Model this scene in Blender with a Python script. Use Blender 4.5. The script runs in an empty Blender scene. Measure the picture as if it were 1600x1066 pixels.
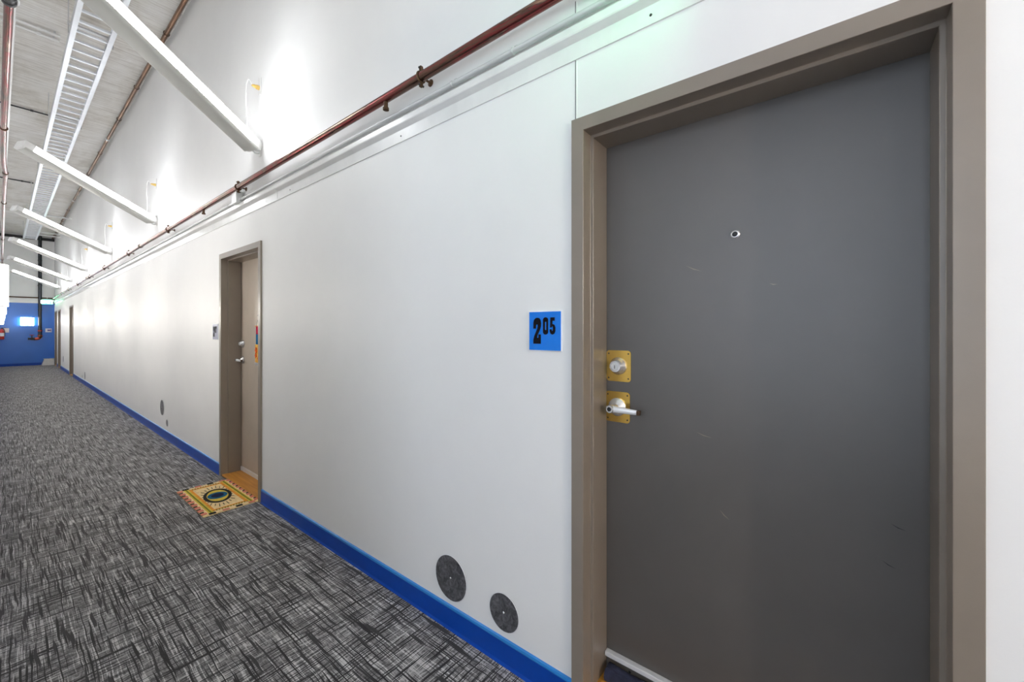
import bpy, bmesh, math, random
from math import sin, cos, pi, radians
from mathutils import Vector, Matrix

random.seed(7)
scene = bpy.context.scene
COL = scene.collection

# ------------------------------------------------------------------ camera
A = 1.333            # lateral distance from camera to the right-hand wall
HC = 1.43            # lens height
cam_data = bpy.data.cameras.new('camera')
cam_data.sensor_width = 36.0
cam_data.lens = 629.4 / 1600.0 * 36.0
cam_data.shift_y = -18.0 / 1600.0
cam_data.clip_start = 0.01
cam = bpy.data.objects.new('camera', cam_data)
cam.location = (0.0, 0.0, HC)
cam.rotation_euler = (radians(90), 0, radians(-51.7))
COL.objects.link(cam)
scene.camera = cam

# ------------------------------------------------------------------ world, exposure
world = bpy.data.worlds.new('world')
scene.world = world
world.use_nodes = True
world.node_tree.nodes['Background'].inputs[0].default_value = (0.76, 0.86, 1.0, 1)
world.node_tree.nodes['Background'].inputs[1].default_value = 1.4
vs = scene.view_settings
vs.view_transform = 'Standard'
vs.look = 'None'
vs.exposure = 1.3
vs.gamma = 1.0
vs.use_curve_mapping = False
scene.cycles.max_bounces = 8
scene.cycles.diffuse_bounces = 6
scene.cycles.glossy_bounces = 4
scene.cycles.sample_clamp_indirect = 6.0
scene.cycles.caustics_reflective = False
scene.cycles.caustics_refractive = False
scene.cycles.use_denoising = True
scene.cycles.use_adaptive_sampling = True
scene.cycles.adaptive_threshold = 0.02

LAMP_TOP = 4.5      # open top of the tube lights
LAMP_SIDE = 11.5      # side diffusers of the tube lights
SCONCE = 10.0         # warm wall sconces
BULB = 600.0        # bare bulb of the wall lamp behind the viewer
EXIT = 4.5           # green exit signs

# ------------------------------------------------------------------ materials
def nmat(name):
    m = bpy.data.materials.new(name)
    m.use_nodes = True
    nt = m.node_tree
    return m, nt, nt.nodes['Principled BSDF']

def setp(b, **k):
    names = dict(color='Base Color', rough='Roughness', metal='Metallic', spec='Specular IOR Level',
                 coat='Coat Weight', coat_rough='Coat Roughness', emit='Emission Color', estr='Emission Strength')
    for kk, v in k.items():
        if kk in ('color', 'emit'):
            v = (*v, 1.0)
        b.inputs[names[kk]].default_value = v

def node(nt, typ, **kw):
    n = nt.nodes.new(typ)
    for k, v in kw.items():
        setattr(n, k, v)
    return n

def coords(nt, scale=(1, 1, 1), rot=(0, 0, 0), kind='Object'):
    tc = node(nt, 'ShaderNodeTexCoord')
    mp = node(nt, 'ShaderNodeMapping')
    mp.inputs['Scale'].default_value = scale
    mp.inputs['Rotation'].default_value = rot
    nt.links.new(tc.outputs[kind], mp.inputs['Vector'])
    return mp.outputs['Vector']

def noise(nt, vec, scale=5, detail=2, rough=0.5, dist=0.0):
    n = node(nt, 'ShaderNodeTexNoise')
    n.inputs['Scale'].default_value = scale
    n.inputs['Detail'].default_value = detail
    n.inputs['Roughness'].default_value = rough
    n.inputs['Distortion'].default_value = dist
    nt.links.new(vec, n.inputs['Vector'])
    return n.outputs['Fac']

def ramp(nt, fac, stops):
    r = node(nt, 'ShaderNodeValToRGB')
    el = r.color_ramp.elements
    while len(el) < len(stops):
        el.new(0.5)
    for e, (p, c) in zip(el, stops):
        e.position = p
        e.color = (*c, 1) if len(c) == 3 else c
    nt.links.new(fac, r.inputs['Fac'])
    return r.outputs['Color']

def mix(nt, a, b, fac, mode='MIX'):
    m = node(nt, 'ShaderNodeMix', data_type='RGBA', blend_type=mode)
    for val, key in ((fac, 0), (a, 6), (b, 7)):
        if hasattr(val, 'is_output'):
            nt.links.new(val, m.inputs[key])
        elif isinstance(val, (int, float)):
            m.inputs[key].default_value = val
        else:
            m.inputs[key].default_value = (*val, 1)
    return m.outputs[2]

def bump(nt, b, height, strength=0.2, dist=0.01):
    bp = node(nt, 'ShaderNodeBump')
    bp.inputs['Strength'].default_value = strength
    bp.inputs['Distance'].default_value = dist
    nt.links.new(height, bp.inputs['Height'])
    nt.links.new(bp.outputs['Normal'], b.inputs['Normal'])

def plain(name, color, rough=0.5, metal=0.0, spec=0.5, var=0.06, vscale=6.0, bstr=0.0, bscale=200.0):
    """paint / plastic / metal with a little procedural variation"""
    m, nt, b = nmat(name)
    setp(b, rough=rough, metal=metal, spec=spec)
    v = coords(nt)
    f = noise(nt, v, vscale, 3, 0.6)
    lo = tuple(max(0, c * (1 - var)) for c in color)
    hi = tuple(min(1, c * (1 + var)) for c in color)
    nt.links.new(ramp(nt, f, [(0.3, lo), (0.7, hi)]), b.inputs['Base Color'])
    if bstr:
        bump(nt, b, noise(nt, v, bscale, 2), bstr, 0.002)
    return m

def emissive(name, color, strength, base=(0.9, 0.9, 0.9)):
    m, nt, b = nmat(name)
    setp(b, color=base, rough=0.5, emit=color, estr=strength)
    return m

def m_wall():
    m, nt, b = nmat('white_wall_paint')
    setp(b, rough=0.5, spec=0.45)
    v = coords(nt)
    f = noise(nt, v, 1.3, 4, 0.6)
    nt.links.new(ramp(nt, f, [(0.3, (0.845, 0.845, 0.85)), (0.7, (0.885, 0.885, 0.885))]), b.inputs['Base Color'])
    big = noise(nt, coords(nt, (1, 1.6, 0.25)), 2.2, 2)
    fine = noise(nt, v, 90, 2)
    h = node(nt, 'ShaderNodeMath', operation='MULTIPLY_ADD')
    nt.links.new(big, h.inputs[0]); h.inputs[1].default_value = 6.0
    nt.links.new(fine, h.inputs[2])
    bump(nt, b, h.outputs[0], 0.12, 0.002)
    return m

def m_concrete():
    m, nt, b = nmat('board_marked_concrete')
    setp(b, rough=0.85, spec=0.2)
    stain = noise(nt, coords(nt, (1, 0.5, 1)), 1.6, 6, 0.65, 0.5)
    streak = noise(nt, coords(nt, (2.0, 26, 1), (0, 0, 0.12)), 1.2, 4, 0.7, 0.3)
    c1 = ramp(nt, stain, [(0.25, (0.54, 0.505, 0.45)), (0.5, (0.74, 0.72, 0.69)), (0.75, (0.83, 0.825, 0.82))])
    c2 = ramp(nt, streak, [(0.32, (0.60, 0.57, 0.54)), (0.55, (1, 1, 1))])
    nt.links.new(mix(nt, c1, c2, 0.65, 'MULTIPLY'), b.inputs['Base Color'])
    bump(nt, b, streak, 0.3, 0.01)
    return m

def m_carpet():
    m, nt, b = nmat('crosshatched_carpet')
    setp(b, rough=0.95, spec=0.1)
    b.inputs['Sheen Weight'].default_value = 0.28
    b.inputs['Sheen Roughness'].default_value = 0.45
    b.inputs['Sheen Tint'].default_value = (0.95, 0.92, 0.9, 1)
    # wavy coordinates so that the threads are not ruler straight
    base = coords(nt)
    wob = node(nt, 'ShaderNodeTexNoise')
    wob.inputs['Scale'].default_value = 5.0
    wob.inputs['Detail'].default_value = 2.0
    nt.links.new(base, wob.inputs['Vector'])
    sub = node(nt, 'ShaderNodeVectorMath', operation='SUBTRACT')
    nt.links.new(wob.outputs['Color'], sub.inputs[0]); sub.inputs[1].default_value = (0.5, 0.5, 0.5)
    scl = node(nt, 'ShaderNodeVectorMath', operation='SCALE')
    nt.links.new(sub.outputs[0], scl.inputs[0]); scl.inputs['Scale'].default_value = 0.016
    add = node(nt, 'ShaderNodeVectorMath', operation='ADD')
    nt.links.new(base, add.inputs[0]); nt.links.new(scl.outputs[0], add.inputs[1])
    P = add.outputs[0]
    def thread(sx, sy, rz, lo, hi, det=1.0):
        mp = node(nt, 'ShaderNodeMapping')
        mp.inputs['Scale'].default_value = (sx, sy, 1)
        mp.inputs['Rotation'].default_value = (0, 0, rz)
        mp.inputs['Location'].default_value = (random.random() * 50, random.random() * 50, 0)
        nt.links.new(P, mp.inputs['Vector'])
        f = noise(nt, mp.outputs['Vector'], 1.0, det, 0.5)
        return ramp(nt, f, [(lo, (0, 0, 0)), (hi, (1, 1, 1))])
    patch = noise(nt, coords(nt), 7.0, 3, 0.65)
    ground = ramp(nt, patch, [(0.30, (0.15, 0.147, 0.151)), (0.50, (0.31, 0.304, 0.31)), (0.68, (0.50, 0.49, 0.50))])
    weave_x = thread(40, 210, 0.02, 0.48, 0.56)
    weave_y = thread(150, 30, -0.02, 0.50, 0.58)
    light_y = thread(125, 3.6, 0.03, 0.57, 0.61)
    light_x = thread(9, 150, 0.05, 0.59, 0.65)
    dark_y = thread(120, 2.4, -0.05, 0.58, 0.615)
    dark_x = thread(2.8, 120, 0.04, 0.57, 0.605)
    dark_x3 = thread(5, 140, 0.10, 0.60, 0.635)
    dark_d = thread(60, 3, 0.30, 0.62, 0.655)
    c = mix(nt, ground, (0.065, 0.063, 0.068), mix(nt, (0, 0, 0), weave_x, 0.6))
    c = mix(nt, c, (0.065, 0.063, 0.068), mix(nt, (0, 0, 0), weave_y, 0.6))
    c = mix(nt, c, (0.55, 0.54, 0.55), light_x)
    c = mix(nt, c, (0.60, 0.59, 0.60), light_y)
    c = mix(nt, c, (0.014, 0.0135, 0.016), dark_x)
    c = mix(nt, c, (0.014, 0.0135, 0.016), dark_x3)
    c = mix(nt, c, (0.014, 0.0135, 0.016), dark_y)
    c = mix(nt, c, (0.035, 0.034, 0.038), dark_d)
    fuzz = noise(nt, coords(nt), 600, 2)
    c = mix(nt, c, ramp(nt, fuzz, [(0.3, (0.7, 0.7, 0.7)), (0.7, (1.2, 1.2, 1.2))]), 0.8, 'MULTIPLY')
    nt.links.new(c, b.inputs['Base Color'])
    bump(nt, b, fuzz, 0.5, 0.003)
    return m

def m_taupe(name, color, rough):
    m, nt, b = nmat(name)
    setp(b, rough=rough, spec=0.9)
    v = coords(nt)
    blot = noise(nt, v, 3.0, 5, 0.65)
    grain = noise(nt, v, 420, 2)
    c = ramp(nt, blot, [(0.3, tuple(x * 0.92 for x in color)), (0.7, tuple(x * 1.06 for x in color))])
    # pale rub marks and scuffs
    scuff = noise(nt, coords(nt, (1, 5, 46), (0.5, 0, 0)), 1.0, 3, 0.6, 1.5)
    s = ramp(nt, scuff, [(0.74, (0, 0, 0)), (0.80, (1, 1, 1))])
    c = mix(nt, c, tuple(min(1, x * 1.7) for x in color), mix(nt, (0, 0, 0), s, 0.25))
    nt.links.new(c, b.inputs['Base Color'])
    bump(nt, b, grain, 0.14, 0.001)
    return m

def m_pipe():
    m, nt, b = nmat('red_lacquered_steel_pipe')
    setp(b, rough=0.24, metal=0.85)
    f = noise(nt, coords(nt, (9, 0.9, 9)), 1.4, 5, 0.75, 0.4)
    c = ramp(nt, f, [(0.32, (0.035, 0.026, 0.024)), (0.44, (0.16, 0.095, 0.07)), (0.53, (0.26, 0.04, 0.045)), (0.56, (0.10, 0.06, 0.05)),
                     (0.66, (0.42, 0.26, 0.19)), (0.78, (0.07, 0.05, 0.045))])
    nt.links.new(c, b.inputs['Base Color'])
    return m

def m_wood():
    m, nt, b = nmat('orange_varnished_wood')
    setp(b, rough=0.35)
    f = noise(nt, coords(nt, (26, 1.2, 26)), 2.0, 5, 0.6, 0.6)
    nt.links.new(ramp(nt, f, [(0.3, (0.50, 0.20, 0.025)), (0.7, (0.72, 0.34, 0.06))]), b.inputs['Base Color'])
    return m

def m_blue_wall():
    m, nt, b = nmat('blue_wall_paint')
    setp(b, rough=0.3, spec=0.5)
    f = noise(nt, coords(nt), 2.0, 3)
    nt.links.new(ramp(nt, f, [(0.3, (0.018, 0.15, 0.58)), (0.7, (0.022, 0.17, 0.64))]), b.inputs['Base Color'])
    return m

M = {}
M['wall'] = m_wall()
M['concrete'] = m_concrete()
M['carpet'] = m_carpet()
M['taupe'] = m_taupe('taupe_frame_paint', (0.235, 0.195, 0.160), 0.33)
M['leaf'] = m_taupe('taupe_door_paint', (0.088, 0.080, 0.074), 0.42)
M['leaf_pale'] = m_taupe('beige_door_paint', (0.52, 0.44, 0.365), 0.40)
M['pipe'] = m_pipe()
M['wood'] = m_wood()
M['pipe_brown'] = plain('copper_brown_pipe', (0.22, 0.125, 0.075), 0.3, metal=0.75, var=0.5, vscale=3)
M['blue_wall'] = m_blue_wall()
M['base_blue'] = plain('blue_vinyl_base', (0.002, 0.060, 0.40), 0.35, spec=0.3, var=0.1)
M['lip_highlight'] = plain('blue_vinyl_lip_highlight', (0.02, 0.22, 0.62), 0.3, var=0.05)  # lighter blue paints in the light caught by the rounded top edge
M['white_metal'] = plain('white_enamelled_metal', (0.80, 0.80, 0.80), 0.3, var=0.03)
M['ledge'] = plain('white_painted_steel_ledge', (0.80, 0.80, 0.80), 0.2, metal=0.0, var=0.05)
M['fixture'] = plain('warm_white_fixture_body', (0.56, 0.56, 0.54), 0.4, var=0.03)
M['tray'] = plain('zinc_white_tray', (0.80, 0.83, 0.88), 0.32, metal=0.25, var=0.05)
M['galv'] = plain('galvanised_conduit', (0.66, 0.67, 0.68), 0.35, metal=0.2, var=0.06)
M['dark'] = plain('dark_blackened_steel', (0.035, 0.035, 0.038), 0.35, metal=0.4)
M['black_pipe'] = plain('black_standpipe_steel', (0.055, 0.06, 0.068), 0.25, metal=0.6)
M['brown_metal'] = plain('rusty_clamp_steel', (0.10, 0.055, 0.03), 0.4, metal=0.7, var=0.3, vscale=40)
M['brass'] = plain('brass_plate', (0.78, 0.50, 0.12), 0.22, metal=0.95, var=0.08)
M['brass_dull'] = plain('yellow_brass_fitting', (0.80, 0.55, 0.16), 0.35, metal=0.6, var=0.1)
M['chrome'] = plain('brushed_chrome', (0.78, 0.78, 0.80), 0.22, metal=0.75, var=0.03)
M['silver'] = plain('satin_aluminium', (0.80, 0.81, 0.84), 0.3, metal=0.2, var=0.05)
M['sweep'] = plain('grey_sweep_plate', (0.20, 0.18, 0.165), 0.4, metal=0.4)
M['scuff_pale'] = plain('pale_brown_scuff', (0.26, 0.22, 0.17), 0.6)
M['grey_disc'] = None
M['sign_blue'] = plain('blue_acrylic_sign', (0.004, 0.20, 0.80), 0.12, var=0.06)
M['sign_pale'] = plain('pale_lavender_sign', (0.42, 0.43, 0.55), 0.2)
M['sign_edge'] = plain('clear_acrylic_edge', (0.80, 0.86, 0.92), 0.2)
M['black'] = plain('black_print', (0.003, 0.003, 0.006), 0.6, spec=0.15)
M['red'] = plain('red_enamel', (0.55, 0.03, 0.02), 0.3)
M['orange_red'] = plain('orange_red_valve', (0.62, 0.08, 0.02), 0.35)
M['navy_cloth'] = plain('navy_fabric', (0.022, 0.025, 0.055), 0.9, var=0.3, vscale=60, bstr=0.6, bscale=300)
M['white_cloth'] = plain('white_cord', (0.85, 0.85, 0.85), 0.5)
M['paper'] = plain('white_paper_sign', (0.82, 0.83, 0.88), 0.6)
M['lilac_print'] = plain('violet_sign_print', (0.10, 0.08, 0.32), 0.5)
M['card'] = plain('white_cardboard', (0.80, 0.80, 0.79), 0.7, var=0.06)
M['lens'] = emissive('tube_diffuser_glow', (0.96, 0.98, 1.0), LAMP_SIDE)
M['lamp'] = emissive('tube_lamp_glow', (0.96, 0.98, 1.0), LAMP_TOP)
M['shade'] = emissive('sconce_shade_glow', (1.0, 0.95, 0.87), SCONCE)
M['bulb'] = emissive('frosted_bulb_glow', (1.0, 0.89, 0.76), BULB)
M['exit_green'] = emissive('exit_sign_green', (0.05, 1.0, 0.35), EXIT, (0.05, 0.5, 0.2))
M['exit_white'] = emissive('exit_letters_white', (0.8, 1.0, 0.9), EXIT * 1.2)
def m_glass():
    m = bpy.data.materials.new('window_glass'); m.use_nodes = True
    nt = m.node_tree; nt.nodes.remove(nt.nodes['Principled BSDF'])
    tr, gl = node(nt, 'ShaderNodeBsdfTransparent'), node(nt, 'ShaderNodeBsdfGlossy')
    gl.inputs['Roughness'].default_value = 0.02
    fr = node(nt, 'ShaderNodeFresnel'); mx = node(nt, 'ShaderNodeMixShader')
    nt.links.new(fr.outputs[0], mx.inputs[0]); nt.links.new(tr.outputs[0], mx.inputs[1]); nt.links.new(gl.outputs[0], mx.inputs[2])
    nt.links.new(mx.outputs[0], nt.nodes['Material Output'].inputs['Surface'])
    return m
M['glass'] = m_glass()
def m_disc():
    m, nt, b = nmat('scratched_steel_disc')
    setp(b, rough=0.3, metal=0.7)
    f = noise(nt, coords(nt), 34, 4, 0.7, 1.2)
    nt.links.new(ramp(nt, f, [(0.3, (0.07, 0.07, 0.08)), (0.7, (0.34, 0.34, 0.37))]), b.inputs['Base Color'])
    return m
M['grey_disc'] = m_disc()
def cloth(name, c):
    return plain(name, c, 0.9, spec=0.15, var=0.18, vscale=50, bstr=0.5, bscale=350)
M['mat_cream'] = cloth('cream_mat_pile', (0.86, 0.66, 0.36))
M['mat_yellow'] = cloth('yellow_mat_pile', (0.72, 0.55, 0.08))
M['mat_green'] = cloth('olive_green_mat_pile', (0.22, 0.22, 0.03))
M['mat_orange'] = cloth('orange_mat_pile', (0.80, 0.33, 0.05))
M['mat_pink'] = cloth('pink_mat_pile', (0.70, 0.25, 0.18))
M['mat_dark'] = cloth('charcoal_mat_pile', (0.03, 0.028, 0.024))
M['mat_blue'] = cloth('teal_blue_mat_pile', (0.012, 0.12, 0.24))
M['mat_navy'] = cloth('navy_mat_pile', (0.012, 0.02, 0.06))
M['cl_red'] = cloth('crimson_cloth', (0.50, 0.01, 0.06))
M['cl_blue'] = cloth('blue_cloth', (0.01, 0.16, 0.36))
M['cl_yellow'] = cloth('yellow_cloth', (0.85, 0.48, 0.10))
M['cl_orange'] = cloth('orange_flower_cloth', (0.80, 0.14, 0.02))

# ------------------------------------------------------------------ mesh helpers
class MB:
    def __init__(self):
        self.v, self.f = [], []
    def add(self, verts, faces):
        o = len(self.v)
        self.v += [tuple(p) for p in verts]
        self.f += [tuple(i + o for i in f) for f in faces]
        return self
    def box(self, x0, x1, y0, y1, z0, z1, bev=0.0):
        if bev <= 0:
            vs_ = [(x, y, z) for x in (x0, x1) for y in (y0, y1) for z in (z0, z1)]
            return self.add(vs_, [(0, 1, 3, 2), (4, 6, 7, 5), (0, 4, 5, 1), (2, 3, 7, 6), (0, 2, 6, 4), (1, 5, 7, 3)])
        bm = bmesh.new()
        bmesh.ops.create_cube(bm, size=1.0)
        for vv in bm.verts:
            vv.co = ((x0 + x1) / 2 + vv.co.x * (x1 - x0), (y0 + y1) / 2 + vv.co.y * (y1 - y0), (z0 + z1) / 2 + vv.co.z * (z1 - z0))
        bmesh.ops.bevel(bm, geom=bm.edges[:], offset=bev, segments=2, affect='EDGES', profile=0.6)
        return self.frombm(bm)
    def frombm(self, bm):
        bm.verts.index_update()
        self.add([v.co[:] for v in bm.verts], [[v.index for v in f.verts] for f in bm.faces])
        bm.free()
        return self
    def cyl(self, p0, p1, r0, r1=None, n=16, caps=True):
        r1 = r0 if r1 is None else r1
        p0, p1 = Vector(p0), Vector(p1)
        d = (p1 - p0).normalized()
        a = d.orthogonal().normalized(); b = d.cross(a)
        vs_ = []
        for p, r in ((p0, r0), (p1, r1)):
            for i in range(n):
                t = 2 * pi * i / n
                vs_.append(p + a * (r * cos(t)) + b * (r * sin(t)))
        fs = [(i, (i + 1) % n, n + (i + 1) % n, n + i) for i in range(n)]
        if caps:
            fs += [tuple(range(n - 1, -1, -1)), tuple(range(n, 2 * n))]
        return self.add(vs_, fs)
    def lathe(self, origin, axis, prof, n=24):
        """prof: (distance along axis, radius) pairs"""
        o, d = Vector(origin), Vector(axis).normalized()
        a = d.orthogonal().normalized(); b = d.cross(a)
        vs_, fs = [], []
        for (h, r) in prof:
            for i in range(n):
                t = 2 * pi * i / n
                vs_.append(o + d * h + a * (r * cos(t)) + b * (r * sin(t)))
        for k in range(len(prof) - 1):
            for i in range(n):
                j = (i + 1) % n
                fs.append((k * n + i, k * n + j, (k + 1) * n + j, (k + 1) * n + i))
        fs += [tuple(range(n - 1, -1, -1)), tuple(range((len(prof) - 1) * n, len(prof) * n))]
        return self.add(vs_, fs)
    def tube(self, pts, r, n=10):
        pts = [Vector(p) for p in pts]
        vs_, fs = [], []
        ref = None
        for i, p in enumerate(pts):
            d = (pts[min(i + 1, len(pts) - 1)] - pts[max(i - 1, 0)]).normalized()
            if ref is None:
                ref = d.orthogonal().normalized()
            a = (ref - d * ref.dot(d)).normalized(); ref = a
            b = d.cross(a)
            for k in range(n):
                t = 2 * pi * k / n
                vs_.append(p + a * (r * cos(t)) + b * (r * sin(t)))
        for i in range(len(pts) - 1):
            for k in range(n):
                j = (k + 1) % n
                fs.append((i * n + k, i * n + j, (i + 1) * n + j, (i + 1) * n + k))
        fs += [tuple(range(n - 1, -1, -1)), tuple(range((len(pts) - 1) * n, len(pts) * n))]
        return self.add(vs_, fs)
    def torus(self, c, axis, R, r, n=24, k=8):
        c, d = Vector(c), Vector(axis).normalized()
        a = d.orthogonal().normalized(); b = d.cross(a)
        vs_, fs = [], []
        for i in range(n):
            t = 2 * pi * i / n
            e = a * cos(t) + b * sin(t)
            for j in range(k):
                s = 2 * pi * j / k
                vs_.append(c + e * (R + r * cos(s)) + d * (r * sin(s)))
        for i in range(n):
            for j in range(k):
                fs.append((i * k + j, ((i + 1) % n) * k + j, ((i + 1) % n) * k + (j + 1) % k, i * k + (j + 1) % k))
        return self.add(vs_, fs)
    def prism(self, poly, fn0, fn1):
        """poly: 2-D outline; fn0/fn1 map (u,v) to the two end faces"""
        n = len(poly)
        vs_ = [fn0(*p) for p in poly] + [fn1(*p) for p in poly]
        fs = [(i, (i + 1) % n, n + (i + 1) % n, n + i) for i in range(n)]
        fs += [tuple(range(n - 1, -1, -1)), tuple(range(n, 2 * n))]
        return self.add(vs_, fs)
    def ring(self, outer, inner, fn0, fn1):
        n = len(outer)
        vs_ = [fn0(*p) for p in outer] + [fn0(*p) for p in inner] + [fn1(*p) for p in outer] + [fn1(*p) for p in inner]
        fs = []
        for i in range(n):
            j = (i + 1) % n
            fs += [(i, j, n + j, n + i), (2 * n + i, 3 * n + i, 3 * n + j, 2 * n + j), (i, 2 * n + i, 2 * n + j, j), (n + i, n + j, 3 * n + j, 3 * n + i)]
        return self.add(vs_, fs)
    def mesh(self, name, mat, smooth=None):
        me = bpy.data.meshes.new(name)
        me.from_pydata(self.v, [], self.f)
        me.update()
        bm = bmesh.new(); bm.from_mesh(me)
        bmesh.ops.recalc_face_normals(bm, faces=bm.faces)
        if smooth:
            for f in bm.faces: f.smooth = True
            for e in bm.edges:
                if len(e.link_faces) == 2 and e.calc_face_angle(0) > radians(smooth):
                    e.smooth = False
        bm.to_mesh(me); bm.free()
        me.materials.append(mat)
        return me
    def build(self, name, mat, parent=None, smooth=None, label=None):
        o = bpy.data.objects.new(name, self.mesh(name, mat, smooth))
        COL.objects.link(o)
        o.parent = parent
        if label: o['label'] = label
        return o

def tag(o, label, cat, group=None, kind=None):
    o['label'] = label; o['category'] = cat
    if group: o['group'] = group
    if kind: o['kind'] = kind
    return o

def empty(name, label, cat, loc=(0, 0, 0), group=None, kind=None):
    o = bpy.data.objects.new(name, None)
    o.empty_display_size = 0.05
    o.location = loc
    COL.objects.link(o)
    return tag(o, label, cat, group, kind)

def copy_tree(o, parent=None):
    c = o.copy(); COL.objects.link(c)
    if parent: c.parent = parent
    for ch in list(o.children): copy_tree(ch, c)
    return c

# ------------------------------------------------------------------ dimensions
Y0, YE = -5.6, 24.95        # corridor ends
ZC = 5.18                   # concrete ceiling
XL = -0.08                  # left wall face
BLUE_TOP = 2.48
RT = 3.55                   # height of the entry recess
RB = 1.55                   # far edge of the entry recess opposite the nearest door
# near and far outer edges of the door frames along the right wall, with the head height
DOORS = [(-0.265, 0.760, 2.212), (3.685, 4.700, 2.165), (17.87, 18.87, 2.165), (22.08, 23.05, 2.165), (23.62, 24.60, 2.165)]
FD = 0.158                  # depth of the door leaf behind the wall face

# ------------------------------------------------------------------ shell
o = MB().box(XL - 2.2, A + 0.30, Y0 - 0.2, YE + 0.2, -0.10, 0.0).build('floor', M['carpet'])
tag(o, 'dark grey carpet with crosshatched black and pale threads covering the corridor floor', 'floor', kind='structure')
o = MB().box(XL - 0.2, A + 0.30, Y0 - 0.2, YE + 0.2, ZC, ZC + 0.15).build('ceiling', M['concrete'])
tag(o, 'high bare concrete ceiling with board marks and stains', 'ceiling', kind='structure')

w = MB()
ys = Y0
for (n_, f_, t_) in DOORS:
    w.box(A, A + 0.20, ys, n_ + 0.03, 0, ZC)
    w.box(A, A + 0.20, n_ + 0.03, f_ - 0.03, t_ - 0.03, ZC)
    ys = f_ - 0.03
w.box(A, A + 0.20, ys, YE, 0, ZC)
wr = w.build('wall_right', M['wall'])
tag(wr, 'long glossy white painted corridor wall with doors along it', 'wall', kind='structure')
# narrow raised joint strips where the wall boards meet above the nearest door
for z0, z1 in ((2.20, 2.445), (2.60, 2.66), (2.70, 3.4)):
    MB().box(A - 0.0025, A + 0.001, 0.7415, 0.7465, z0, z1).build('joint_strip', M['white_metal'], wr)
    MB().box(A - 0.0012, A + 0.001, 0.7480, 0.7500, z0, z1).build('joint_gap', M['dark'], wr)

o = MB().box(XL - 0.15, XL, RB, YE, 0, ZC).box(XL - 0.15, XL, Y0, -0.85, 0, ZC).box(XL - 0.15, XL, -0.85, RB, RT, ZC).build('wall_left', M['wall'])
tag(o, 'white corridor wall opposite the doors, carrying the sconces', 'wall', kind='structure')
o = (MB().box(XL - 2.1, XL - 0.15, RB, RB + 0.12, 0, RT + 0.12).box(XL - 2.1, XL - 0.15, -0.97, -0.85, 0, RT + 0.12)
     .box(XL - 2.1, XL - 0.15, -0.85, RB, RT, RT + 0.12).box(XL - 2.2, XL - 2.1, -0.97, -0.75, 0, RT + 0.12).box(XL - 2.2, XL - 2.1, RB - 0.1, RB + 0.12, 0, RT + 0.12)
     .box(XL - 2.2, XL - 2.1, -0.75, RB - 0.1, 0, 0.7).box(XL - 2.2, XL - 2.1, -0.75, RB - 0.1, 3.4, RT + 0.12)).build('wall_recess', M['wall'])
tag(o, 'white walled entry recess opposite the nearest door', 'wall', kind='structure')
WH = (RB + 0.65) / 2
wn = empty('window_1', 'white framed window at the back of the entry recess', 'window', (XL - 2.15, RB - 0.1 - WH, 2.05), kind='structure')
for (a_, b_, c_, d_) in ((-WH, -WH + 0.05, -1.35, 1.35), (WH - 0.05, WH, -1.35, 1.35), (-0.02, 0.02, -1.30, 1.30), (-WH + 0.05, WH - 0.05, -1.35, -1.30), (-WH + 0.05, WH - 0.05, 1.30, 1.35)):
    MB().box(-0.03, 0.03, a_, b_, c_, d_).build('window_frame', M['white_metal'], wn)
for (a_, b_) in ((-WH + 0.05, -0.02), (0.02, WH - 0.05)):
    MB().box(-0.003, 0.003, a_, b_, -1.30, 1.30).build('pane', M['glass'], wn)
o = MB().box(XL - 0.15, A + 0.2, Y0 - 0.15, Y0, 0, ZC).build('wall_back', M['wall'])
tag(o, 'white wall closing the corridor behind the viewer', 'wall', kind='structure')

we = MB().box(XL - 0.15, A + 0.2, YE, YE + 0.15, BLUE_TOP, ZC).build('wall_end', M['wall'])
tag(we, 'far end wall of the corridor, white above and royal blue below', 'wall', kind='structure')
MB().box(XL, A, YE - 0.004, YE + 0.15, 0, BLUE_TOP).build('blue_panel', M['blue_wall'], we, label='royal blue painted lower half')
MB().box(XL, A, YE - 0.035, YE, BLUE_TOP, BLUE_TOP + 0.15).build('white_band', M['white_metal'], we)
MB().box(XL, A, YE - 0.06, YE, ZC - 0.16, ZC - 0.06).build('shadow_gap_strip', M['dark'], we, label='dark strip standing in for the shadow gap under the ceiling')  # dark strip in place of the shaded gap where end wall meets ceiling
o = MB().box(XL, A, YE - 0.016, YE - 0.004, 0, 0.10, 0.003).build('baseboard_end', M['base_blue'])
tag(o, 'blue vinyl baseboard along the blue end wall', 'baseboard', kind='structure')

for (a_, b_, lb) in ((RB, YE - 0.016, 'blue vinyl baseboard along the left wall under the sconces'), (Y0, -0.85, 'blue vinyl baseboard along the left wall behind the viewer')):
    o = MB().box(XL, XL + 0.010, a_, b_, 0, 0.10, 0.003).build('baseboard_left', M['base_blue'])
    tag(o, lb, 'baseboard', kind='structure')
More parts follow.
